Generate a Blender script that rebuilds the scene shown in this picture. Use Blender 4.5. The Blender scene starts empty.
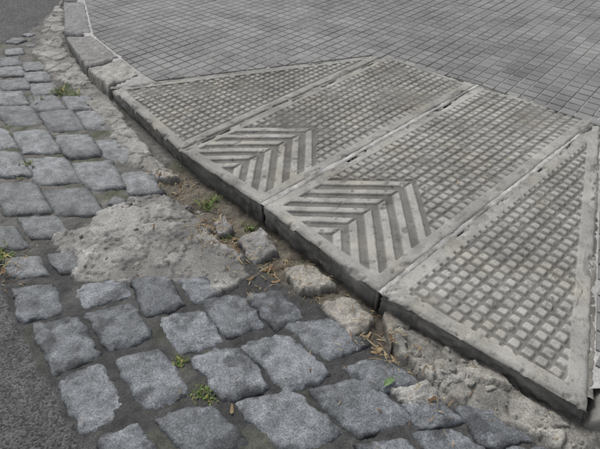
import bpy, math, random
import numpy as np
random.seed(7); rng=np.random.default_rng(11)
# ------------------------------------------------------------------ survey -> metric ground coordinates
# (fixed plane-to-plane rectification of the site survey; every feature is then built where it stands)
TH=math.radians(41.5);S_,C_=math.sin(TH),math.cos(TH)
ZR=-0.09
def P(u,v,z=ZR):
    x=(u-300)/455;y=(v-224.5)/455
    f=C_-y*S_;d=S_+y*C_;s=(1.2-z)/d
    return np.array([x*s,f*s])
def PL(l,z=ZR): return [P(a,b,z) for a,b in l]

# ------------------------------------------------------------------ noise
def _h(ix,iy,seed):
    n=(ix.astype(np.int64)*374761393+iy.astype(np.int64)*668265263+seed*1442695041)&0xffffffff
    n=((n^(n>>13))*1274126177)&0xffffffff
    n=(n^(n>>16))&0xffffffff
    return n/4294967295.0
def vn(x,y,seed=0):
    x=np.asarray(x,float);y=np.asarray(y,float)
    ix=np.floor(x);iy=np.floor(y);fx=x-ix;fy=y-iy
    fx=fx*fx*(3-2*fx);fy=fy*fy*(3-2*fy)
    a=_h(ix,iy,seed);b=_h(ix+1,iy,seed);c=_h(ix,iy+1,seed);d=_h(ix+1,iy+1,seed)
    return (a+(b-a)*fx)*(1-fy)+(c+(d-c)*fx)*fy
CA,SA=math.cos(.6),math.sin(.6)
def fbm(x,y,sc,oc=4,seed=0):
    r=0;a=1;t=0
    for i in range(oc):
        x,y=x*CA-y*SA,x*SA+y*CA
        r=r+a*(vn(x*sc+17.3*i,y*sc-9.1*i,seed+i)*2-1);t+=a;a*=.55;sc*=2.03
    return r/t
def worley(x,y,sc,seed):
    x=x*sc;y=y*sc;ix=np.floor(x);iy=np.floor(y)
    f1=np.full(x.shape,9.);f2=np.full(x.shape,9.);idc=np.zeros(x.shape)
    for i in(-1,0,1):
        for j in(-1,0,1):
            a=ix+i;b=iy+j
            px=a+_h(a,b,seed);py=b+_h(a,b,seed+1)
            d=np.hypot(px-x,py-y);cid=_h(a,b,seed+2)
            nw=d<f1
            f2=np.where(nw,f1,np.minimum(f2,d));idc=np.where(nw,cid,idc);f1=np.where(nw,d,f1)
    return f2-f1,idc
def sdist(px,py,poly):
    d=np.full(px.shape,1e9);ins=np.zeros(px.shape,bool);n=len(poly)
    for i in range(n):
        ax,ay=poly[i];bx,by=poly[(i+1)%n]
        ex,ey=bx-ax,by-ay;wx,wy=px-ax,py-ay
        t=np.clip((wx*ex+wy*ey)/(ex*ex+ey*ey+1e-12),0,1)
        d=np.minimum(d,np.hypot(wx-ex*t,wy-ey*t))
        c=((ay<=py)&(py<by))|((by<=py)&(py<ay))
        xi=ax+(py-ay)*ex/(ey if ey!=0 else 1e-12)
        ins^=c&(px<xi)
    return np.where(ins,-d,d)
def sd1(p,poly):
    px,py=float(p[0]),float(p[1]);d=1e9;ins=False;n=len(poly)
    for i in range(n):
        ax,ay=float(poly[i][0]),float(poly[i][1]);bx,by=float(poly[(i+1)%n][0]),float(poly[(i+1)%n][1])
        ex,ey=bx-ax,by-ay;wx,wy=px-ax,py-ay
        t=min(1,max(0,(wx*ex+wy*ey)/(ex*ex+ey*ey+1e-12)))
        d=min(d,math.hypot(wx-ex*t,wy-ey*t))
        if (ay<=py<by) or (by<=py<ay):
            if px<ax+(py-ay)*ex/ey: ins=not ins
    return -d if ins else d
def sm(a,b,x):
    t=np.clip((x-a)/(b-a),0,1);return t*t*(3-2*t)

# ------------------------------------------------------------------ mesh helpers
def mesh_obj(name,V,F,col=None,mat=None,smooth=True,parent=None):
    V=np.asarray(V,np.float32)
    me=bpy.data.meshes.new(name)
    if isinstance(F,np.ndarray):
        nf,k=F.shape
        me.vertices.add(len(V));me.vertices.foreach_set('co',V.ravel())
        me.loops.add(nf*k);me.loops.foreach_set('vertex_index',F.astype(np.int32).ravel())
        me.polygons.add(nf);me.polygons.foreach_set('loop_start',np.arange(0,nf*k,k,dtype=np.int32))
        me.polygons.foreach_set('loop_total',np.full(nf,k,np.int32))
        me.update(calc_edges=True)
    else:
        me.from_pydata([tuple(map(float,v)) for v in V],[],F)
    me.polygons.foreach_set('use_smooth',np.full(len(me.polygons),smooth))
    if col is not None:
        a=me.color_attributes.new('base','FLOAT_COLOR','POINT')
        c=np.ones((len(V),4),np.float32);c[:,:3]=np.clip(col,.01,.8)
        a.data.foreach_set('color',c.ravel())
    me.validate()
    if mat: me.materials.append(mat)
    ob=bpy.data.objects.new(name,me);bpy.context.collection.objects.link(ob)
    if parent: ob.parent=parent
    return ob
def gridF(nu,nv,off=0):
    i,j=np.meshgrid(np.arange(nu-1),np.arange(nv-1),indexing='ij')
    a=i*nv+j
    return np.stack([a,a+nv,a+nv+1,a+1],-1).reshape(-1,4)+off

# ------------------------------------------------------------------ materials
def mat(name,fine=120,fa=.25,mid=14,ma=.2,speck=0,sps=400,bump=.4,bd=.002,rough=.9,bs=160,dist=None):
    m=bpy.data.materials.new(name);m.use_nodes=True;nt=m.node_tree;N=nt.nodes;L=nt.links
    b=N['Principled BSDF'];b.inputs['Roughness'].default_value=rough
    b.inputs['Specular IOR Level'].default_value=.3
    at=N.new('ShaderNodeVertexColor');at.layer_name='base'
    g=N.new('ShaderNodeNewGeometry')
    def noise(sc,det=3,ro=.6):
        n=N.new('ShaderNodeTexNoise');n.inputs['Scale'].default_value=sc;n.inputs['Detail'].default_value=det
        n.inputs['Roughness'].default_value=ro;L.new(g.outputs['Position'],n.inputs['Vector']);return n
    def rng_(src,lo,hi,a=.28,bb=.72):
        r=N.new('ShaderNodeMapRange');r.inputs[1].default_value=a;r.inputs[2].default_value=bb
        r.inputs[3].default_value=lo;r.inputs[4].default_value=hi;L.new(src,r.inputs[0]);return r.outputs[0]
    def mul(a,bb):
        n=N.new('ShaderNodeVectorMath');n.operation='SCALE';L.new(a,n.inputs[0]);L.new(bb,n.inputs['Scale']);return n.outputs[0]
    n1=noise(fine);n2=noise(mid,4)
    c=mul(at.outputs['Color'],rng_(n1.outputs['Fac'],1-fa,1+fa))
    c=mul(c,rng_(n2.outputs['Fac'],1-ma,1+ma))
    hgt=None
    if speck:
        v=N.new('ShaderNodeTexVoronoi');v.inputs['Scale'].default_value=sps;L.new(g.outputs['Position'],v.inputs['Vector'])
        sep=N.new('ShaderNodeSeparateColor');L.new(v.outputs['Color'],sep.inputs[0])
        c=mul(c,rng_(sep.outputs[0],1-speck,1+speck,0,1))
        hgt=v.outputs['Distance']
    L.new(c,b.inputs['Base Color'])
    nb=noise(bs,5,.7)
    bp=N.new('ShaderNodeBump');bp.inputs['Strength'].default_value=bump;bp.inputs['Distance'].default_value=bd
    if dist and hgt:
        q=N.new('ShaderNodeMath');q.operation='MULTIPLY_ADD';q.inputs[1].default_value=-dist
        L.new(hgt,q.inputs[0]);L.new(nb.outputs['Fac'],q.inputs[2]);L.new(q.outputs[0],bp.inputs['Height'])
    else: L.new(nb.outputs['Fac'],bp.inputs['Height'])
    L.new(bp.outputs[0],b.inputs['Normal'])
    return m
M_slab=mat('weathered_concrete',fine=260,fa=.22,mid=9,ma=.20,speck=.10,sps=420,bump=.45,bd=.002,bs=220)
M_road=mat('road_surface',fine=220,fa=.3,mid=12,ma=.24,speck=.2,sps=260,bump=.75,bd=.005,bs=130)
M_asph=mat('asphalt',fine=240,fa=.3,mid=5,ma=.15,speck=.55,sps=170,bump=.8,bd=.004,bs=200,dist=.9)
M_gran=mat('granite_sett',fine=230,fa=.48,mid=24,ma=.32,speck=.26,sps=260,bump=.65,bd=.005,bs=110,rough=.62)
M_pave=mat('sidewalk_tile',fine=200,fa=.2,mid=3,ma=.2,speck=.1,sps=400,bump=.5,bd=.002,bs=200)
M_joint=mat('joint_mortar',fine=200,fa=.3,mid=30,ma=.25,bump=.7,bd=.004,bs=120)
M_litter=mat('dry_straw',fine=300,fa=.2,mid=40,ma=.2,bump=.2)
M_green=mat('green_leaf',fine=200,fa=.2,mid=60,ma=.3,bump=.2,rough=.6)

# ------------------------------------------------------------------ ramp slabs
FL=[P(110,87,0),P(180,150,0),P(262,205,0),P(380,292,0),P(590,412,0)]
BK=[None,P(388,54,0),P(478,85,0),P(600,118,0)]
GAP=.007
SLABC=(.300,.295,.275)
def slab(name,A,B,C,D,kind,seed,tone=1.):
    A,B,C,D=[np.array(p,float) for p in (A,B,C,D)]
    W=(np.linalg.norm(B-A)+np.linalg.norm(C-D))/2 if kind in('arrow',) else np.linalg.norm(B-A)
    Lg=max(np.linalg.norm(D-A),np.linalg.norm(C-B))
    nu=int(W/.0034)+1;nv=int(Lg/.0037)+1
    u,v=np.meshgrid(np.linspace(0,1,nu),np.linspace(0,1,nv),indexing='ij')
    if kind=='arrow':
        X=(A[0]*(1-u)+B[0]*u)*(1-v)+(D[0]*(1-u)+C[0]*u)*v
        Y=(A[1]*(1-u)+B[1]*u)*(1-v)+(D[1]*(1-u)+C[1]*u)*v
        s=u*W;t=v*Lg;c=W/2
        dmin=np.minimum(np.minimum(s,W-s),np.minimum(t,Lg-t))
        poly=[A,B,C,D]
    else:
        poly=[A,B,C] if kind=='triL' else [A,B,D]
        if kind=='triL':
            X=(A[0]*(1-u)+B[0]*u)*(1-v)+(A[0]*(1-u)+C[0]*u)*v
            Y=(A[1]*(1-u)+B[1]*u)*(1-v)+(A[1]*(1-u)+C[1]*u)*v
            O=B;ax=C-B
        else:
            X=(A[0]*(1-u)+B[0]*u)*(1-v)+(D[0]*(1-u)+B[0]*u)*v
            Y=(A[1]*(1-u)+B[1]*u)*(1-v)+(D[1]*(1-u)+B[1]*u)*v
            O=A;ax=D-A
        ax=ax/np.linalg.norm(ax);pw=np.array([ax[1],-ax[0]])
        s=(X-O[0])*pw[0]+(Y-O[1])*pw[1];t=(X-O[0])*ax[0]+(Y-O[1])*ax[1]
        dmin=-sdist(X,Y,poly)
    wob=fbm(X,Y,18,3,seed)*.0022
    pitch=.0438
    bord=.055
    if kind=='arrow':
        n=12;pitch=(W-2*bord+.012)/n
        fs=(s-bord+.006)/pitch; fs_=(fs-np.floor(fs)-.5)*pitch
        ft=(t-bord)/pitch; ft_=(ft-np.floor(ft)-.5)*pitch
    else:
        fs=(s+200*pitch)/pitch+.3; fs_=(fs-np.floor(fs)-.5)*pitch
        ft=(t-.05)/pitch+.1; ft_=(ft-np.floor(ft)-.5)*pitch
    inp=dmin
    rs=_h(np.floor(fs),np.floor(ft),seed+5); rs2=_h(np.floor(fs),np.floor(ft),seed+9)
    half=pitch*.335+rs*.0014
    r4=(np.abs(fs_)**6+np.abs(ft_)**6)**(1/6)
    m=np.clip((half+.0026+wob*.7-r4)/.0052,0,1)
    m=m*m*(3-2*m)
    wear=fbm(X,Y,4.5,4,seed+31)
    m=m*(1-.55*sm(.10,.5,wear))*(.82+.18*rs2)
    if kind=='arrow':
        q=t+np.abs(s-c);T0=.075;PQ=.094;NB=6
        k=(q-T0)/PQ;kk=(k-np.floor(k)-.5)*PQ
        bm=np.clip((.0235+.004+wob*.9-np.abs(kk))/.0075,0,1);bm=bm*bm*(3-2*bm)
        bm*=sm(.001,.008,np.abs(s-c)+wob*.5)
        qm=T0+NB*PQ
        bm=bm*(1-.4*sm(.1,.5,wear))
        m=np.where(q<qm,bm,np.where(q<qm+.008,0,m))
    chip=sm(.34,.6,fbm(X,Y,30,3,seed+77))
    m=m*(1-.55*chip)
    panel=sm(bord-.003,bord+.003,inp+wob)
    h=-(.0082)*panel*(1-m)
    h+=fbm(X,Y,5,3,seed+3)*.0025+fbm(X,Y,45,3,seed+4)*.0009
    ed=np.clip(1-(dmin+fbm(X,Y,25,3,seed+8)*.006)/.012,0,1)
    h-=.007*ed**2
    chipE=sm(.12,.36,fbm(X,Y,14,4,seed+15))*np.clip(1-dmin/.036,0,1)
    h-=.019*chipE
    pit=sm(.45,.65,fbm(X,Y,75,2,seed+21));h-=.0014*pit
    cv=np.abs(fbm(X,Y,1.7,5,seed+200));cm=sm(0,.3,fbm(X,Y,2,2,seed+210))
    crk=(1-sm(.0,.006,cv))*cm;h-=.002*crk
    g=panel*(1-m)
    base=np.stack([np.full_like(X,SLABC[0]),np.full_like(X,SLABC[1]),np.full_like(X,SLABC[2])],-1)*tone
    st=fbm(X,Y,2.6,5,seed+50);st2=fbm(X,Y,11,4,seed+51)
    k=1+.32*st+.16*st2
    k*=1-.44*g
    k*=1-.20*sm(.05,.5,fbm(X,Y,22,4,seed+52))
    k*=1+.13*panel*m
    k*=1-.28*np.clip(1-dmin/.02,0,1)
    k*=1-.25*pit
    k*=1-.45*crk
    k*=1+.22*chipE
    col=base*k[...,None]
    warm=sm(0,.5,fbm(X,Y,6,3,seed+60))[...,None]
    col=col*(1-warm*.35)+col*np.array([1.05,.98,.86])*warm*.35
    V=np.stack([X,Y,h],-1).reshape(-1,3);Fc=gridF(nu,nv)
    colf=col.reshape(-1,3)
    idx=np.arange(nu*nv).reshape(nu,nv)
    ring=np.concatenate([idx[:,0],idx[-1,1:],idx[-2::-1,-1],idx[0,-2:0:-1]])
    parts=[V];cols=[colf];Fs=[Fc];prev=ring
    cen=V[:,:2].mean(0)
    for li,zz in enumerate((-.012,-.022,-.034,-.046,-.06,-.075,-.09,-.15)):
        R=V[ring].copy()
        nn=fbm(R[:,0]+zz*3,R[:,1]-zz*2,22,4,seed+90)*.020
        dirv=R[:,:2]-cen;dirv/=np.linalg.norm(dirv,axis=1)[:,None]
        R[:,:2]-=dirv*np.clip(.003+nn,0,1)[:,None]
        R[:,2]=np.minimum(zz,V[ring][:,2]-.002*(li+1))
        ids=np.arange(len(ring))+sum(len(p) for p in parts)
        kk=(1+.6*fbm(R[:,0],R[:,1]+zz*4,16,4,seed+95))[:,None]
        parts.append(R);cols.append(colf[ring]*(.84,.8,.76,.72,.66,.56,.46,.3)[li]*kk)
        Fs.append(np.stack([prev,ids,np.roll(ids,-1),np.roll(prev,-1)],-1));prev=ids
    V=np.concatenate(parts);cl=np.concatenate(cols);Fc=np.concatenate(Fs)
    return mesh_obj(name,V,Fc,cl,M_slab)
def toward(a,b,d):
    a=np.array(a);b=np.array(b);return a+(b-a)/np.linalg.norm(b-a)*d
slab('ramp_flare_slab',toward(FL[0],FL[1],.01),toward(FL[1],FL[0],GAP*.6),toward(BK[1],BK[1]+FL[0]-FL[1],GAP*.6),FL[0],'triL',1,.93)
slab('ramp_arrow_slab',toward(FL[1],FL[2],GAP*.6),toward(FL[2],FL[1],GAP*1.3),toward(BK[2],BK[1],GAP*1.3),toward(BK[1],BK[2],GAP*.6),'arrow',2,.96)
slab('ramp_arrow_slab.001',toward(FL[2],FL[3],GAP*1.3),toward(FL[3],FL[2],GAP*.8),toward(BK[3],BK[2],GAP*.8),toward(BK[2],BK[3],GAP*1.3),'arrow',3,1.)
slab('ramp_flare_slab.001',toward(FL[3],FL[4],GAP*.8),toward(FL[4],FL[3],.006),FL[4],toward(BK[3],BK[3]+FL[4]-FL[3],GAP*.8),'triR',4,1.02)

def strip(A,B,w0,w1,seed,z=-.004,colr=(.46,.45,.42),dirt=.55):
    A=np.array(A);B=np.array(B);L=np.linalg.norm(B-A);d=(B-A)/L;p=np.array([d[1],-d[0]])
    nu=int(L/.006);nv=9
    u,v=np.meshgrid(np.linspace(0,1,nu),np.linspace(-1,1,nv),indexing='ij')
    w=(w0+(w1-w0)*u)*(1+.7*fbm(u*L,v*0+seed,9,4,seed))
    X=A[0]+d[0]*u*L+p[0]*v*w;Y=A[1]+d[1]*u*L+p[1]*v*w
    X+=fbm(X,Y,8,2,seed)*.002
    Z=z+fbm(X,Y,35,4,seed+2)*.0035-.006*v**4
    k=1+.3*fbm(X,Y,25,4,seed+4)-dirt*sm(-.1,.5,fbm(X,Y,5,3,seed+9))
    return np.stack([X,Y,Z],-1).reshape(-1,3),(np.array(colr)*k[...,None]).reshape(-1,3),nu,nv
def strips(name,lst):
    V=[];Cc=[];F=[];o=0
    for a in lst:
        v,c,nu,nv=strip(*a);V.append(v);Cc.append(c);F.append(gridF(nu,nv,o));o+=len(v)
    mesh_obj(name,np.concatenate(V),np.concatenate(F),np.concatenate(Cc),M_joint)
strips('ramp_joint_mortar',[(FL[1],BK[1],.010,.012,1,-.006,(.27,.26,.24)),(FL[2],BK[2],.020,.011,2,.0003,(.39,.386,.372)),(FL[3],BK[3],.013,.011,3,-.0015,(.39,.386,.37)),
   (FL[0],BK[1],.016,.016,5,-.004,(.24,.235,.22)),(BK[1],BK[2],.016,.016,6,-.004,(.23,.225,.21)),(BK[2],BK[3],.016,.016,7,-.004,(.23,.225,.21)),
   (BK[3],toward(FL[4],BK[3],.05),.012,.012,8,-.006,(.2,.19,.17))])

# ------------------------------------------------------------------ sidewalk
kin=[np.array(p) for p in [(-2.99,6.9),(-1.93,4.39),(-1.55,3.50),(-1.20,3.05),(-.985,2.785)]]
hull=[FL[0],BK[1],BK[2],BK[3],FL[4]]
hpoly=hull
fdir=(FL[4]-FL[3])/np.linalg.norm(FL[4]-FL[3]);fn=np.array([-fdir[1],fdir[0]])
hd=(BK[3]-FL[4])/np.linalg.norm(BK[3]-FL[4]);HP=FL[4]+hd*(.16/float(hd@fn))
fend=FL[4]+fdir*6
wax=(BK[3]-BK[1])/np.linalg.norm(BK[3]-BK[1]);dax=np.array([-wax[1],wax[0]])
def clip(poly,a,b):
    out=[];n=len(poly);e0,e1=float(b[0]-a[0]),float(b[1]-a[1]);a0,a1=float(a[0]),float(a[1])
    fs=[e0*(p[1]-a1)-e1*(p[0]-a0) for p in poly]
    if min(fs)>=0: return poly
    if max(fs)<0: return []
    for i in range(n):
        p,q=poly[i],poly[(i+1)%n];fp,fq=fs[i],fs[(i+1)%n]
        if fp>=0: out.append(p)
        if (fp>=0)!=(fq>=0): out.append(p+(q-p)*fp/(fp-fq))
    return out
def area(p):
    return .5*sum(p[i][0]*p[(i+1)%len(p)][1]-p[(i+1)%len(p)][0]*p[i][1] for i in range(len(p)))
def undv(X,Y): return fbm(X,Y,.9,2,44)*.007*np.clip(sdist(X,Y,hpoly)/.4,0,1)
pt=.078;g=.0052
O=BK[1]
polys=[]
hn=[]
for k in range(4):
    A,B=hull[k],hull[k+1];e=(B-A)/np.linalg.norm(B-A);hn.append((A,B,e))
for i in range(-57,63):
    for j in range(-66,72):
        cen=O+wax*(i+.5)*pt+dax*(j+.5)*pt
        if not(-2.6<cen[0]<4.2 and -.8<cen[1]<6.2): continue
        best=None
        for A,B,e in hn:
            f=e[0]*(cen[1]-A[1])-e[1]*(cen[0]-A[0])
            if best is None or f>best[0]: best=(f,A,B,e)
        if best[0]<-.06: continue
        a=g/2
        q=[O+wax*(i*pt+a)+dax*(j*pt+a),O+wax*((i+1)*pt-a)+dax*(j*pt+a),O+wax*((i+1)*pt-a)+dax*((j+1)*pt-a),O+wax*(i*pt+a)+dax*((j+1)*pt-a)]
        ok=True
        for k in range(4):
            q=clip(q,kin[k],kin[k+1])
            if len(q)<3: ok=False;break
        if not ok: continue
        nrm=np.array([-best[3][1],best[3][0]])
        q=clip(q,best[1]+nrm*.012,best[2]+nrm*.012)
        if len(q)<3: continue
        q=clip(q,FL[4]+fn*.165,fend+fn*.165)
        if len(q)<3 or abs(area(q))<.0003: continue
        polys.append((i,j,q,sum(q)/len(q)))
QC=np.array([p[3] for p in polys]);U0=undv(QC[:,0],QC[:,1])
BIG=1+.26*fbm(QC[:,0],QC[:,1],1.3,4,71)
TI=np.array([[math.floor(p[0]/3),math.floor(p[1]/3)] for p in polys])
HH=[_h(TI[:,0],TI[:,1],s)-.5 for s in(4,5,6,8)]
V=[];F=[];Cc=[]
for n_,(i,j,q,qc) in enumerate(polys):
    n=len(q);o=len(V);tilt=(rng.random(2)-.5)*.02;dz=(rng.random()-.5)*.001
    tz=HH[0][n_]*.002;tt=(HH[1][n_]*.010,HH[2][n_]*.010)
    tc=(1+.24*HH[3][n_]+.20*(rng.random()-.5))*BIG[n_]
    tcen=O+wax*(TI[n_,0]*3+1.5)*pt+dax*(TI[n_,1]*3+1.5)*pt
    u0=U0[n_]
    for fac,zz,cf in((1,-.008,.9),(.985,-.0018,.95),(.91,0,1.0)):
        for p in q:
            rx=qc[0]+(p[0]-qc[0])*fac;ry=qc[1]+(p[1]-qc[1])*fac
            z=zz+dz+tz+u0+tilt[0]*(rx-qc[0])+tilt[1]*(ry-qc[1])+tt[0]*(rx-tcen[0])+tt[1]*(ry-tcen[1])
            V.append((rx,ry,z+.001));Cc.append((.200*tc*cf,.199*tc*cf,.196*tc*cf))
    for k in range(n):
        k2=(k+1)%n
        F.append((o+k,o+k2,o+n+k2,o+n+k));F.append((o+n+k,o+n+k2,o+2*n+k2,o+2*n+k))
    F.append(tuple(o+2*n+k for k in range(n)))
mesh_obj('sidewalk_paving',V,F,np.array(Cc),M_pave,smooth=False)
spoly=[np.array([-3.04,7.0])]+[k-np.array([.05,.03]) for k in kin[1:]]+[FL[0]+np.array([.02,.0]),BK[1],BK[2],BK[3],FL[4]+hd*.1,FL[4]+fn*.09+fdir*8,np.array([9.,9.])]
xs=np.arange(-2.8,4.4,.02);ys=np.arange(-1,6.3,.02)
X,Y=np.meshgrid(xs,ys,indexing='ij')
sd=sdist(X,Y,spoly);F_=gridF(len(xs),len(ys));F_=F_[sd.ravel()[F_].max(1)<.022]
Z=-.0034+undv(X,Y)+.0012*fbm(X,Y,3,3,61)-.0035*np.clip(1-sdist(X,Y,hpoly)/.05,0,1)
kk=1+.45*fbm(X,Y,2.2,4,62)
V=np.stack([X,Y,Z],-1).reshape(-1,3);cf=(np.array([.33,.327,.318])*kk[...,None]).reshape(-1,3)
ids,inv=np.unique(F_,return_inverse=True)
mesh_obj('sidewalk_grout',V[ids],inv.reshape(F_.shape),cf[ids],M_joint)
sb=[kin[0]+(kin[0]-kin[1])*20]+kin+[FL[0]+np.array([.03,.02]),BK[1],BK[2],BK[3],FL[4]+fn*.1,FL[4]+fn*.1+fdir*60,np.array([60.,60.])]
mesh_obj('sidewalk_bed',[(p[0],p[1],-.03) for p in sb],[tuple(range(len(sb)))],np.tile([.22,.215,.205],(len(sb),1)),M_joint,smooth=False)

# ------------------------------------------------------------------ stones
def stone(A,B,C,D,zt,h,n=20,seed=0,rnd=.30,p=5,noise=.004,outl=.006,col=(.22,.23,.235),tiltm=.03,edge=.55,dome=.004,tar=0.,jit=0.):
    A,B,C,D=[np.array(q,float) for q in (A,B,C,D)]
    t=np.linspace(-1,1,n);t=np.sign(t)*(np.abs(t)**.75)
    a,b=np.meshgrid(t,t,indexing='ij')
    a2=a*(1-rnd*(1-np.sqrt(1-b*b/2)));b2=b*(1-rnd*(1-np.sqrt(1-a*a/2)))
    u=(a2+1)/2;v=(b2+1)/2
    X=(A[0]*(1-u)+B[0]*u)*v+(D[0]*(1-u)+C[0]*u)*(1-v)
    Y=(A[1]*(1-u)+B[1]*u)*v+(D[1]*(1-u)+C[1]*u)*(1-v)
    rim=np.maximum(np.abs(a),np.abs(b))
    ang=np.arctan2(b,a);ox=fbm(np.cos(ang)*1.6+seed,np.sin(ang)*1.6+seed*.3,1.5,4,seed)
    cx,cy=X.mean(),Y.mean();k=1+outl*12*ox*rim
    X=cx+(X-cx)*k;Y=cy+(Y-cy)*k
    if jit:
        jx=fbm(X,Y,32,3,seed+40)*jit*rim**2;jy=fbm(X,Y,32,3,seed+47)*jit*rim**2
        X=X+jx;Y=Y+jy
    prof=np.clip((1-np.abs(a)**p)*(1-np.abs(b)**p),0,1)**.5
    Z=zt-h+h*prof
    Z+=dome*(1-rim**2)+noise*fbm(X,Y,16,4,seed+3)*sm(0,.6,prof)+noise*.5*fbm(X,Y,60,3,seed+4)*prof
    tl=(rng.random(2)-.5)*2*tiltm
    Z+=(tl[0]*(X-cx)+tl[1]*(Y-cy))*prof
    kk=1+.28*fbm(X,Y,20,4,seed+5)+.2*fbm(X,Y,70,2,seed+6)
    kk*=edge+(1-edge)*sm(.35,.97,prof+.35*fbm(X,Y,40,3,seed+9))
    if tar: kk*=1-tar*sm(.05,.35,fbm(X,Y,13,4,seed+12)+.35*rim**3-.12)
    return np.stack([X,Y,Z],-1).reshape(-1,3),(np.array(col)*kk[...,None]).reshape(-1,3),n
class Acc:
    def __init__(s): s.V=[];s.C=[];s.F=[];s.o=0
    def add(s,r):
        v,c,n=r;s.V.append(v);s.C.append(c);s.F.append(gridF(n,n,s.o)[:,::-1]);s.o+=len(v)
    def make(s,name,m): return mesh_obj(name,np.concatenate(s.V),np.concatenate(s.F),np.concatenate(s.C),m)
def grow(q,k):
    c=sum(q)/4;return [c+(p-c)*k for p in q]
low=[[(12,290),(55,284),(64,314),(22,323)],[(72,285),(124,280),(132,298),(84,309)],[(130,281),(168,277),(184,305),(146,318)],[(178,280),(207,278),(220,296),(194,304)],[(198,300),(240,295),(265,325),(226,340)],[(244,297),(280,290),(306,318),(275,332)],[(32,325),(78,317),(101,355),(54,376)],[(85,313),(134,305),(152,338),(108,352)],[(155,318),(207,312),(222,342),(180,357)],[(286,325),(335,318),(370,345),(325,362)],[(56,382),(102,364),(130,410),(84,435)],[(114,360),(162,350),(190,395),(143,412)],[(190,358),(240,348),(268,388),(222,403)],[(238,345),(290,337),(330,374),(290,395)],[(341,368),(385,358),(420,385),(375,396)],[(98,440),(140,425),(160,460),(110,470)],[(153,417),(212,405),(250,445),(190,465)],[(234,402),(296,392),(345,435),(285,458)],[(308,392),(366,380),(413,420),(360,440)],[(413,435),(450,428),(490,455),(440,470)],[(455,408),(502,405),(540,440),(482,450)],[(400,404),(440,400),(464,423),(423,432)],[(506,449),(560,446),(590,470),(540,480)],[(356,446),(405,438),(440,475),(380,480)],[(258,464),(330,455),(360,490),(280,495)]]
up=[(20,199,46,30),(73,203,46,26),(8,165,34,24),(52,171,42,26),(99,176,40,26),(140,184,34,20),(36,143,36,22),(78,147,34,22),(118,151,34,22),(20,117,36,18),(62,122,34,18),(97,121,32,18),(-2,139,30,20),(10,99,30,14),(46,104,30,14),(80,104,28,13),(15,85,28,11),(44,90,26,12),(12,73,24,9),(38,78,24,9),(10,62,20,8),(34,67,20,8),(15,53,18,6),(8,238,28,22),(45,228,40,20),(25,268,40,20),(68,264,30,18)]
quads=[('L',grow([P(*p) for p in q],1.15)) for q in low]
for cx,cy,w,h in up:
    l=h*.3
    quads.append(('U',grow([P(*p) for p in [(cx-w/2-l,cy-h/2+1),(cx+w/2-l,cy-h/2-1),(cx+w/2+l,cy+h/2-1),(cx-w/2+l,cy+h/2+1)]],1.18)))
asph_bl=PL([(-350,50),(-90,215),(-20,275),(6,300),(30,350),(58,400),(92,460),(150,560),(-150,700),(-700,500)])
asph_tl=PL([(-500,-60),(66,-60),(62,0),(48,15),(25,35),(0,45),(-200,60),(-500,60)])
gut=PL([(45,25),(63,0),(66,50),(90,78),(110,100),(150,150),(185,180),(160,180),(130,165),(105,125),(85,98),(55,80),(35,55)])
patch=PL([(58,240),(110,212),(150,196),(200,212),(222,240),(248,275),(228,292),(150,276),(78,284),(60,262)])
soil=PL([(160,160),(262,205),(380,293),(445,360),(440,395),(385,350),(340,300),(290,290),(235,245),(200,235),(160,185)])
hau=PL([(385,290),(600,410),(760,500),(600,480),(560,462),(470,408),(430,398),(395,345)])
fill=[]
ex=np.array([.94,-.34]);ey=np.array([.34,.94])
notroad=[FL[0],FL[1],FL[2],FL[3],FL[4],fend,np.array([9.,9.]),np.array([-2.9,9.]),np.array([-3.2,6.9]),np.array([-2.13,4.39]),np.array([-1.78,3.5]),np.array([-1.33,2.785])]
def mid(q): return sum(q)/4
cents=[mid(q) for _,q in quads]
for sz in (1.0,.62):
  for i in range(-60,60):
    for j in range(-60,90):
        c=ex*(i+.5*(j%2))*.158*sz+ey*j*.132*sz
        if not(-2.6<c[0]<1.0 and .35<c[1]<4.8): continue
        if c[0]<-.35-.95*c[1]+.0: continue
        a_,b_=.072*sz,.059*sz
        q=[c-ex*a_+ey*b_,c+ex*a_+ey*b_,c+ex*a_-ey*b_,c-ex*a_-ey*b_]
        pts=q+[c]
        if sd1(c,notroad)<.1: continue
        if any(sd1(c,z)<.04*sz+.01 for z in(asph_bl,asph_tl,gut,patch,soil,hau)): continue
        bad=False
        for n_,e in enumerate([x[1] for x in quads]+[x[1] for x in fill]):
            cc=cents[n_]
            if abs(cc[0]-c[0])>.24 or abs(cc[1]-c[1])>.24: continue
            if any(sd1(p,e)<.002 for p in pts) or any(sd1(p,q)<.002 for p in e): bad=True;break
        if not bad: fill.append(('U',q));cents.append(mid(q))
S=Acc()
for k,(kind,q) in enumerate(quads+fill):
    br=.68+.5*rng.random()
    if kind=='L':
        tint=np.array([.174,.186,.199])
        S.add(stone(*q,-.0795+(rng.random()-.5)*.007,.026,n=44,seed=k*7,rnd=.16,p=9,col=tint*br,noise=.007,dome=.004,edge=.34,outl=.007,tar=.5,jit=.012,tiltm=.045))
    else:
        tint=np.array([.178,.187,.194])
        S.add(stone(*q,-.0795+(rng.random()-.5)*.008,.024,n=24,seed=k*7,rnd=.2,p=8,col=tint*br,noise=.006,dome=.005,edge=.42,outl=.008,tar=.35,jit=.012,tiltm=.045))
S.make('cobblestone_paving',M_gran)

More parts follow.
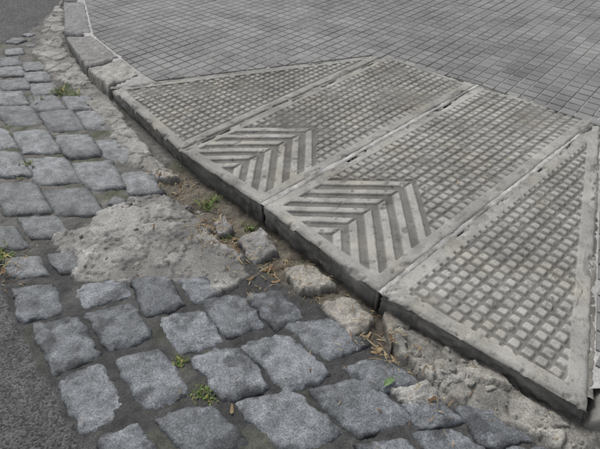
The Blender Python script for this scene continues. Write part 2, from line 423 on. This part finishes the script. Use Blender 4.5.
# kerb
ko=[np.array(p) for p in [(-3.2,6.9),(-2.66,5.64),(-2.13,4.39),(-1.78,3.505),(-1.40,2.89),(-1.165,2.605)]]
ki=[np.array(p) for p in [(-2.99,6.9),(-2.46,5.64),(-1.935,4.39),(-1.555,3.50),(-1.205,3.05),(-1.0,2.775)]]
for i in range(5):
    o0=toward(ko[i],ko[i+1],.004);o1=toward(ko[i+1],ko[i],.004);i0=toward(ki[i],ki[i+1],.004);i1=toward(ki[i+1],ki[i],.004)
    r=stone(o0,i0,i1,o1,.004,.14,n=60,seed=300+i,rnd=.04,p=24,noise=.010,outl=.001,col=[(.17,.17,.17),(.17,.17,.17),(.165,.165,.168),(.18,.178,.172),(.28,.272,.25)][i],tiltm=.008,edge=.65,dome=.003,jit=.01)
    a=Acc();a.add(r);a.make('kerb_stone' if i==0 else 'kerb_stone.%03d'%i,M_gran)
for i in range(4):
    a0=FL[4]+fdir*(.004+i*1.0);a1=FL[4]+fdir*(.996+i*1.0);nn=fn*.17
    b0=a0+nn if i else HP+fdir*.012+fn*.01
    r=stone(b0,a1+nn,a1,a0,.001,.14,n=60,seed=320+i,rnd=.0,p=30,noise=.005,outl=.0005,col=(.24,.235,.22),tiltm=.003,edge=.7,dome=.001)
    a=Acc();a.add(r);a.make('kerb_stone.%03d'%(5+i),M_slab)

# ------------------------------------------------------------------ road height field
def dfront(X,Y):
    d=np.full(X.shape,1e9)
    for i in range(4):
        a,b=FL[i],FL[i+1];e=b-a
        t=np.clip(((X-a[0])*e[0]+(Y-a[1])*e[1])/(e@e),0,1)
        d=np.minimum(d,np.hypot(X-a[0]-e[0]*t,Y-a[1]-e[1]*t))
    return d
def ground(X,Y):
    n=fbm(X,Y,9,4,501)*.035;n2=fbm(X,Y,30,3,502)*.015
    def msk(poly,w=.02,amp=1): return np.clip(.5-(sdist(X,Y,poly)+(n+n2)*amp)/w,0,1)
    wa=np.maximum(msk(asph_bl,.02,.6),msk(asph_tl,.03,.6));wg=msk(gut,.02,1.2);wp=msk(patch,.012,1.6);ws=msk(soil,.05);wh=msk(hau,.02,1.4)
    df=dfront(X,Y)
    Z=ZR+.001+.006*fbm(X,Y,12,4,510)+.004*fbm(X,Y,60,3,511)
    up_=sm(1.2,1.6,Y+.3*n*10)
    dk=np.stack([.056+0*X,.056+0*X,.056+0*X],-1)
    sd=np.stack([.135+0*X,.131+0*X,.121+0*X],-1)
    c=dk*(1-up_[...,None])+sd*up_[...,None]
    blot=sm(-.05,.4,fbm(X,Y,8,4,515))[...,None]*(1-up_[...,None])
    c=c*(1-blot*.4)+np.array([.125,.122,.115])*blot*.4
    moss=sm(.18,.45,fbm(X,Y,5,4,518))[...,None]*(.35+.4*up_[...,None])
    c=c*(1-moss)+np.array([.080,.088,.055])*moss
    c=c*(1+.35*fbm(X,Y,30,3,516))[...,None]
    def mixz(w,z): nonlocal Z; Z=Z*(1-w)+z*w
    def mixc(w,cc,var=.25,sc=14,sd_=520):
        nonlocal c
        k=(1+var*fbm(X,Y,sc,5,sd_))[...,None];c=c*(1-w[...,None])+np.array(cc)*k*w[...,None]
    mixz(ws,ZR-.020+.016*fbm(X,Y,14,4,530)+.008*fbm(X,Y,60,3,531));mixc(ws,(.14,.125,.10),.55,18)
    wx=X+.035*fbm(X,Y,9,4,7);wy=Y+.035*fbm(X,Y,9,4,8)
    tf=fbm(X,Y,6,6,545)+.12*fbm(X,Y,35,3,549)
    t1=sm(-.012,.012,tf);t2=sm(.16,.182,tf);t3=sm(-.2,-.178,tf)
    e1,id1=worley(wx,wy,5,600)
    jc=(1-sm(.0,.03,e1))*sm(.35,.55,vn(X*2.5,Y*2.5,5))
    mixz(wp,ZR+.003+.008*t1+.006*t2+.008*t3+.004*fbm(X,Y,4,3,546)+.0016*fbm(X,Y,50,4,547)-.006*jc)
    mixc(wp,(.250,.246,.232),.40,8)
    c=c*(1+(wp*(.22*t1+.14*t2+.16*t3-.24-.4*jc))[...,None])
    crack=np.abs(fbm(X,Y,3.0,5,548));cr=(1-sm(.0,.014,crack))*np.maximum(wp,wg)
    Z=Z-.008*cr;c=c*(1-.5*cr[...,None])
    e2,id2=worley(wx,wy,8,640)
    mixz(wg,ZR+.014+.018*fbm(X,Y,9,5,550)+.006*t1+.014*(id2-.5)*sm(.0,.08,e2)-.008*(1-sm(.0,.07,e2))+.004*fbm(X,Y,50,3,551));mixc(wg,(.275,.268,.250),.4,10)
    c=c*(1-.4*((1-sm(.0,.06,e2))*wg)[...,None])*(1+(.3*(id2-.5)*wg)[...,None])
    wx2=X+.02*fbm(X,Y,22,4,17);wy2=Y+.02*fbm(X,Y,22,4,18)
    e3,id3=worley(wx2,wy2,10,660)
    hh=ZR+.050*np.clip(1-df/.20,0,1)**.9+.020*fbm(X,Y,11,5,560)+.008*fbm(X,Y,40,4,561)-.001+.026*(id3-.5)*sm(0,.06,e3)-.010*(1-sm(.0,.08,e3))
    hh=hh-.030*np.clip(1-df/.045,0,1)
    mixz(wh,hh);mixc(wh,(.262,.253,.230),.5,16)
    c=c*(1-.5*((1-sm(.0,.08,e3))*wh)[...,None])*(1+(.55*(id3-.5)*wh)[...,None])
    c=c*(1-.55*np.clip(1-df/.045,0,1)[...,None])  # shadow band below the slab front, painted into the ground colour
    mixz(wa,ZR+.006+.004*fbm(X,Y,6,3,570)+.0025*fbm(X,Y,90,2,571));mixc(wa,(.092,.092,.094),.25,30)
    return Z,c,wa,wp,wg,wh,ws
DG=.0065;X0,Y0=-3.2,.25
xs=np.arange(X0,1.6,DG);ys=np.arange(Y0,5.2,DG)
X,Y=np.meshgrid(xs,ys,indexing='ij')
ped=[FL[0],FL[1],FL[2],FL[3],FL[4],fend,np.array([9.,9.]),np.array([-2.9,9.]),np.array([-3.1,6.9]),np.array([-2.03,4.39]),np.array([-1.68,3.5]),np.array([-1.28,2.86])]
sdp=sdist(X,Y,ped)
need=(sdp>-.08)&(X>-.75-.95*Y)
res=ground(X[need],Y[need])
def full(a,fillv=0.):
    o=np.full(X.shape+a.shape[1:],fillv);o[need]=a;return o
Z=full(res[0],ZR);c=full(res[1]);wa,wp,wg,wh=[full(r) for r in res[2:6]]
F=gridF(len(xs),len(ys))
F=F[need.ravel()[F].all(1)&(sdp.ravel()[F].min(1)>-.05)]
cent=lambda w:w.ravel()[F].mean(1)
A_=cent(wa)>.5;Pp=(cent(wp)>.5)&~A_;G=((cent(wg)>.5)|(cent(wh)>.5))&~A_&~Pp;R=~A_&~Pp&~G
V=np.stack([X,Y,Z],-1).reshape(-1,3);cf=c.reshape(-1,3)
def sub(name,mask,m):
    f=F[mask];ids,inv=np.unique(f,return_inverse=True)
    mesh_obj(name,V[ids],inv.reshape(f.shape),cf[ids],m)
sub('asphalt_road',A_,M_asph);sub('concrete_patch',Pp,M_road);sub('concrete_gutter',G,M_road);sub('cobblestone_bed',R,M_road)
mesh_obj('ground',[(-150,-150,-.135),(150,-150,-.135),(150,150,-.135),(-150,150,-.135)],[(0,1,2,3)],np.tile([.092,.092,.094],(4,1)),M_asph,smooth=False)
def gz(x,y):
    i=int(min(max((x-X0)/DG+.5,0),len(xs)-1));j=int(min(max((y-Y0)/DG+.5,0),len(ys)-1));return float(Z[i,j])

# ------------------------------------------------------------------ rubble
rub=[[(236,240),(262,228),(280,252),(252,268)],[(283,270),(315,262),(340,288),(298,298)],[(313,306),(350,297),(380,322),(352,342)],[(380,310),(392,305),(402,345),(390,352)],[(402,335),(430,340),(440,362),(412,365)],[(385,392),(428,380),(446,400),(418,414)],[(212,222),(226,218),(236,232),(220,238)],[(432,368),(458,362),(478,384),(446,392)],[(478,392),(505,388),(528,408),(498,414)],[(520,412),(548,412),(570,432),(540,434)]]
rc=[(.25,.246,.238),(.31,.297,.265),(.29,.275,.245),(.26,.243,.21),(.27,.257,.23),(.30,.296,.28),(.235,.23,.22),(.27,.262,.245),(.28,.27,.246),(.26,.252,.23)]
S=Acc()
for k,q in enumerate(rub):
    qq=[P(*p) for p in q]
    S.add(stone(*qq,-.072 if k<7 else -.060,.045,n=48,seed=700+k*5,rnd=.15,p=11,noise=.011,outl=.016,col=rc[k],tiltm=.16,edge=.6,dome=.003,jit=.014))
pp=[]
for i in range(320):
    r=rng.random()
    poly=hau if r<.35 else soil if r<.75 else gut if r<.92 else patch
    pa=np.array(poly);lo,hi=pa.min(0),pa.max(0)
    for _ in range(20):
        p=lo+(hi-lo)*rng.random(2)
        if sd1(p,poly)<-.005 and p[1]>.3 and sd1(p,ped)>.02: pp.append(p);break
for k,p in enumerate(pp):
    s=.003+.016*rng.random()**4
    a=rng.random()*6.28;e1=np.array([math.cos(a),math.sin(a)])*s;e2=np.array([-e1[1],e1[0]])*(.5+.4*rng.random())
    z=gz(*p);t=.7+.5*rng.random()
    S.add(stone(p-e1+e2,p+e1+e2*.6,p+e1*.8-e2,p-e1*.6-e2*.7,z+s*.3,s*.9,n=9,seed=900+k,rnd=.2,p=6,noise=s*.5,outl=.025,col=np.array([.25,.241,.22])*t,tiltm=.4,edge=.75,dome=s*.1))
S.make('concrete_rubble',M_road)

# ------------------------------------------------------------------ straw and dead leaves
allq=[q for _,q in quads+fill]+[[P(*p) for p in q] for q in rub]
allc=[mid(q) for q in allq];nq=len(quads+fill)
def surf(x,y):
    z=gz(x,y)
    for k,c_ in enumerate(allc):
        if abs(c_[0]-x)<.15 and abs(c_[1]-y)<.15 and sd1((x,y),allq[k])<0: return max(z,-.072 if k<nq else -.058)
    return z
V=[];F=[];Cc=[]
tans=[(.40,.31,.17),(.34,.26,.14),(.46,.38,.24),(.25,.17,.10),(.29,.22,.13),(.16,.10,.06)]
def ribbon(p,L,w,ang,col,lift=.006):
    n=5;z0=surf(*p)+.002;cv=(rng.random()-.5)*1.6;o=len(V);tl=(rng.random()-.4)*.3
    pos=np.array(p)-np.array([math.cos(ang),math.sin(ang)])*L/2;a=ang
    for i in range(n):
        t=i/(n-1);ww=w*(1-.6*abs(2*t-1)**2)
        nx,ny=-math.sin(a),math.cos(a)
        z=z0+lift*math.sin(t*3.14)+max(0,tl*(t-.2))*L
        V.append((pos[0]-nx*ww/2,pos[1]-ny*ww/2,z));V.append((pos[0]+nx*ww/2,pos[1]+ny*ww/2,z+w*.35))
        Cc.extend([col,np.array(col)*.9]);a+=cv/n
        pos=pos+np.array([math.cos(a),math.sin(a)])*L/(n-1)
    for i in range(n-1): F.append((o+2*i,o+2*i+2,o+2*i+3,o+2*i+1))
straw=[(200,232,35),(222,238,55),(270,272,50),(260,266,30),(380,350,50),(360,330,24),(4,268,34),(175,180,36),(300,290,24),(435,405,20),(320,352,5),(240,300,6),(280,262,32),(395,362,20),(215,225,36),(150,168,12),(8,290,10),(185,190,26),(235,250,42),(335,296,16),(60,94,14)]
for u,v,n in straw:
    c_=P(u,v)
    for i in range(n):
        p=c_+rng.normal(0,1,2)*np.array([.050,.050])
        if sd1(p,ped)<.012: continue
        L=.010+.036*rng.random()**2
        ribbon(p,L,.0013+.0032*rng.random(),rng.random()*6.28,np.array(tans[rng.integers(0,6)])*(.75+.4*rng.random()),.004)
for i in range(340):
    poly=[soil,soil,hau,gut,patch][rng.integers(0,5)]
    pa=np.array(poly);p=pa.min(0)+(pa.max(0)-pa.min(0))*rng.random(2)
    if sd1(p,poly)>0 or p[1]<.3 or sd1(p,ped)<.012: continue
    ribbon(p,.008+.020*rng.random(),.0013+.0025*rng.random(),rng.random()*6.28,np.array(tans[rng.integers(0,6)])*.8,.003)
for i in range(130):
    p=np.array([-1.6+2.6*rng.random(),.5+2.6*rng.random()])
    if sd1(p,ped)<.012: continue
    ribbon(p,.006+.014*rng.random(),.0012+.002*rng.random(),rng.random()*6.28,np.array(tans[rng.integers(0,6)])*.8,.002)
for i in range(14):
    a,b=rng.random(2);p=FL[1]*(1-a)+FL[3]*a;p=p+(BK[2]-FL[2])*b*.9
    o=len(V);L=.006+.006*rng.random();an=rng.random()*6.28;e=np.array([math.cos(an),math.sin(an)])*L;f=np.array([-e[1],e[0]])*.25
    for q,z in((p-e,.003),(p-f,.004),(p+e,.006),(p+f,.003)): V.append((q[0],q[1],z));Cc.append(tans[rng.integers(0,3)])
    F.append((o,o+1,o+2,o+3))
for u,v,s in[(232,236,.016),(212,228,.013),(268,268,.018),(276,282,.014),(376,352,.016),(390,345,.014),(365,340,.012),(160,178,.012),(150,176,.01),(6,275,.016),(180,182,.012),(430,403,.012),(232,410,.012),(155,232,.01),(290,266,.012),(250,280,.012),(225,245,.014),(205,222,.012)]:
    p=P(u,v);z=surf(*p)+.004;an=rng.random()*6.28;o=len(V);e=np.array([math.cos(an),math.sin(an)]);f=np.array([-e[1],e[0]])
    col=np.array(tans[rng.integers(3,6)])
    for a in range(10):
        t=a/10*6.283;r=s*(1+.25*math.cos(2*t)+.25*rng.random())
        q=p+e*math.cos(t)*r+f*math.sin(t)*r*.5
        V.append((q[0],q[1],z+.005*math.cos(2*t)+.004*rng.random()));Cc.append(col*(.7+.5*rng.random()))
    V.append((p[0],p[1],z-.001));Cc.append(col*.7)
    for a in range(10): F.append((o+a,o+(a+1)%10,o+10))
mesh_obj('dry_leaf_litter',V,F,np.array(Cc),M_litter)

# ------------------------------------------------------------------ weeds
def weed(name,u,v,n,L,broad=.3,sp=.014):
    V=[];F=[];Cc=[];c_=P(u,v)
    z0=gz(*c_)
    for i in range(n):
        b=c_+rng.normal(0,sp,2);an=rng.random()*6.28;l=L*(.5+.7*rng.random());lean=.3+1.1*rng.random()
        w=(.0020 if rng.random()>broad else .006)*(.8+.6*rng.random());o=len(V)
        col=np.array([.10,.145,.04])*(.7+.7*rng.random())
        if rng.random()<.15: col=np.array([.3,.27,.1])
        d=np.array([math.cos(an),math.sin(an)]);nr=np.array([-d[1],d[0]])
        for k in range(6):
            t=k/5;r=l*math.sin(t*lean);z=l*(t*.75)*math.cos(t*lean*.8)
            ww=w*(math.sin(min(1,t*1.0+.15)*3.14)**.6 if w>.0045 else (1-t*.9))
            p=b+d*r
            V.append((*(p-nr*ww/2),z0+z));V.append((*(p+nr*ww/2),z0+z+ww*.2));Cc.extend([col,col*1.1])
        for k in range(5): F.append((o+2*k,o+2*k+2,o+2*k+3,o+2*k+1))
    mesh_obj(name,V,F,np.array(Cc),M_green)
for k,(u,v,n,L,sp) in enumerate([(207,203,75,.05,.018),(214,197,40,.04,.014),(249,226,55,.04,.016),(60,93,100,.06,.03),(72,97,60,.05,.025),(27,166,60,.045,.02),(202,393,90,.018,.016),(209,398,50,.016,.014),(180,362,60,.016,.014),(38,103,45,.05,.025),(3,262,50,.05,.025),(298,264,30,.025,.012),(24,176,30,.03,.015),(2,255,40,.04,.02),(228,238,16,.025,.012)]):
    weed('weed_clump' if k==0 else 'weed_clump.%03d'%k,u,v,n,L,.3,sp)
p=P(388,386);zz=surf(*p)+.004;V=[];F=[];e=np.array([.8,.6]);f=np.array([-.6,.8])
n=9
for k in range(n):
    t=k/(n-1);w=.010*math.sin(t*3.14)**.7
    for sgn in(-1,0,1):
        q=p+e*(t-.5)*.045+f*sgn*w;V.append((q[0],q[1],zz+.006*math.sin(t*3.1)+(.003 if sgn else 0)))
for k in range(n-1):
    for s in(0,1): F.append((3*k+s,3*k+3+s,3*k+4+s,3*k+1+s))
mesh_obj('fallen_leaf',V,F,np.tile([.12,.19,.08],(len(V),1)),M_green)

# ------------------------------------------------------------------ light, sky, camera
W=bpy.data.worlds.new('World');bpy.context.scene.world=W;W.use_nodes=True;nt=W.node_tree
bg=nt.nodes['Background'];sky=nt.nodes.new('ShaderNodeTexSky');sky.sky_type='NISHITA';sky.sun_disc=False
EL,AZ=math.radians(55),math.radians(-35)
sky.sun_elevation=EL;sky.sun_rotation=AZ;sky.dust_density=4;sky.ozone_density=1
hs=nt.nodes.new('ShaderNodeHueSaturation');hs.inputs['Saturation'].default_value=.25
nt.links.new(sky.outputs[0],hs.inputs['Color']);nt.links.new(hs.outputs[0],bg.inputs[0]);bg.inputs[1].default_value=.15
sl=bpy.data.lights.new('sun','SUN');sl.energy=1.5;sl.angle=math.radians(16);sl.color=(1,.975,.935)
so=bpy.data.objects.new('sun',sl);bpy.context.collection.objects.link(so)
from mathutils import Vector
dv=Vector((math.sin(AZ)*math.cos(EL),math.cos(AZ)*math.cos(EL),math.sin(EL)))
so.rotation_euler=dv.to_track_quat('Z','Y').to_euler()
cd=bpy.data.cameras.new('camera');cd.sensor_width=36;cd.lens=455/600*36;cd.clip_end=500;cd.clip_start=.02
co=bpy.data.objects.new('camera',cd);bpy.context.collection.objects.link(co)
co.location=(0,0,1.2);co.rotation_euler=(math.radians(90-41.5),0,0)
sc=bpy.context.scene;sc.camera=co
sc.view_settings.view_transform='Standard';sc.view_settings.look='None';sc.view_settings.exposure=0
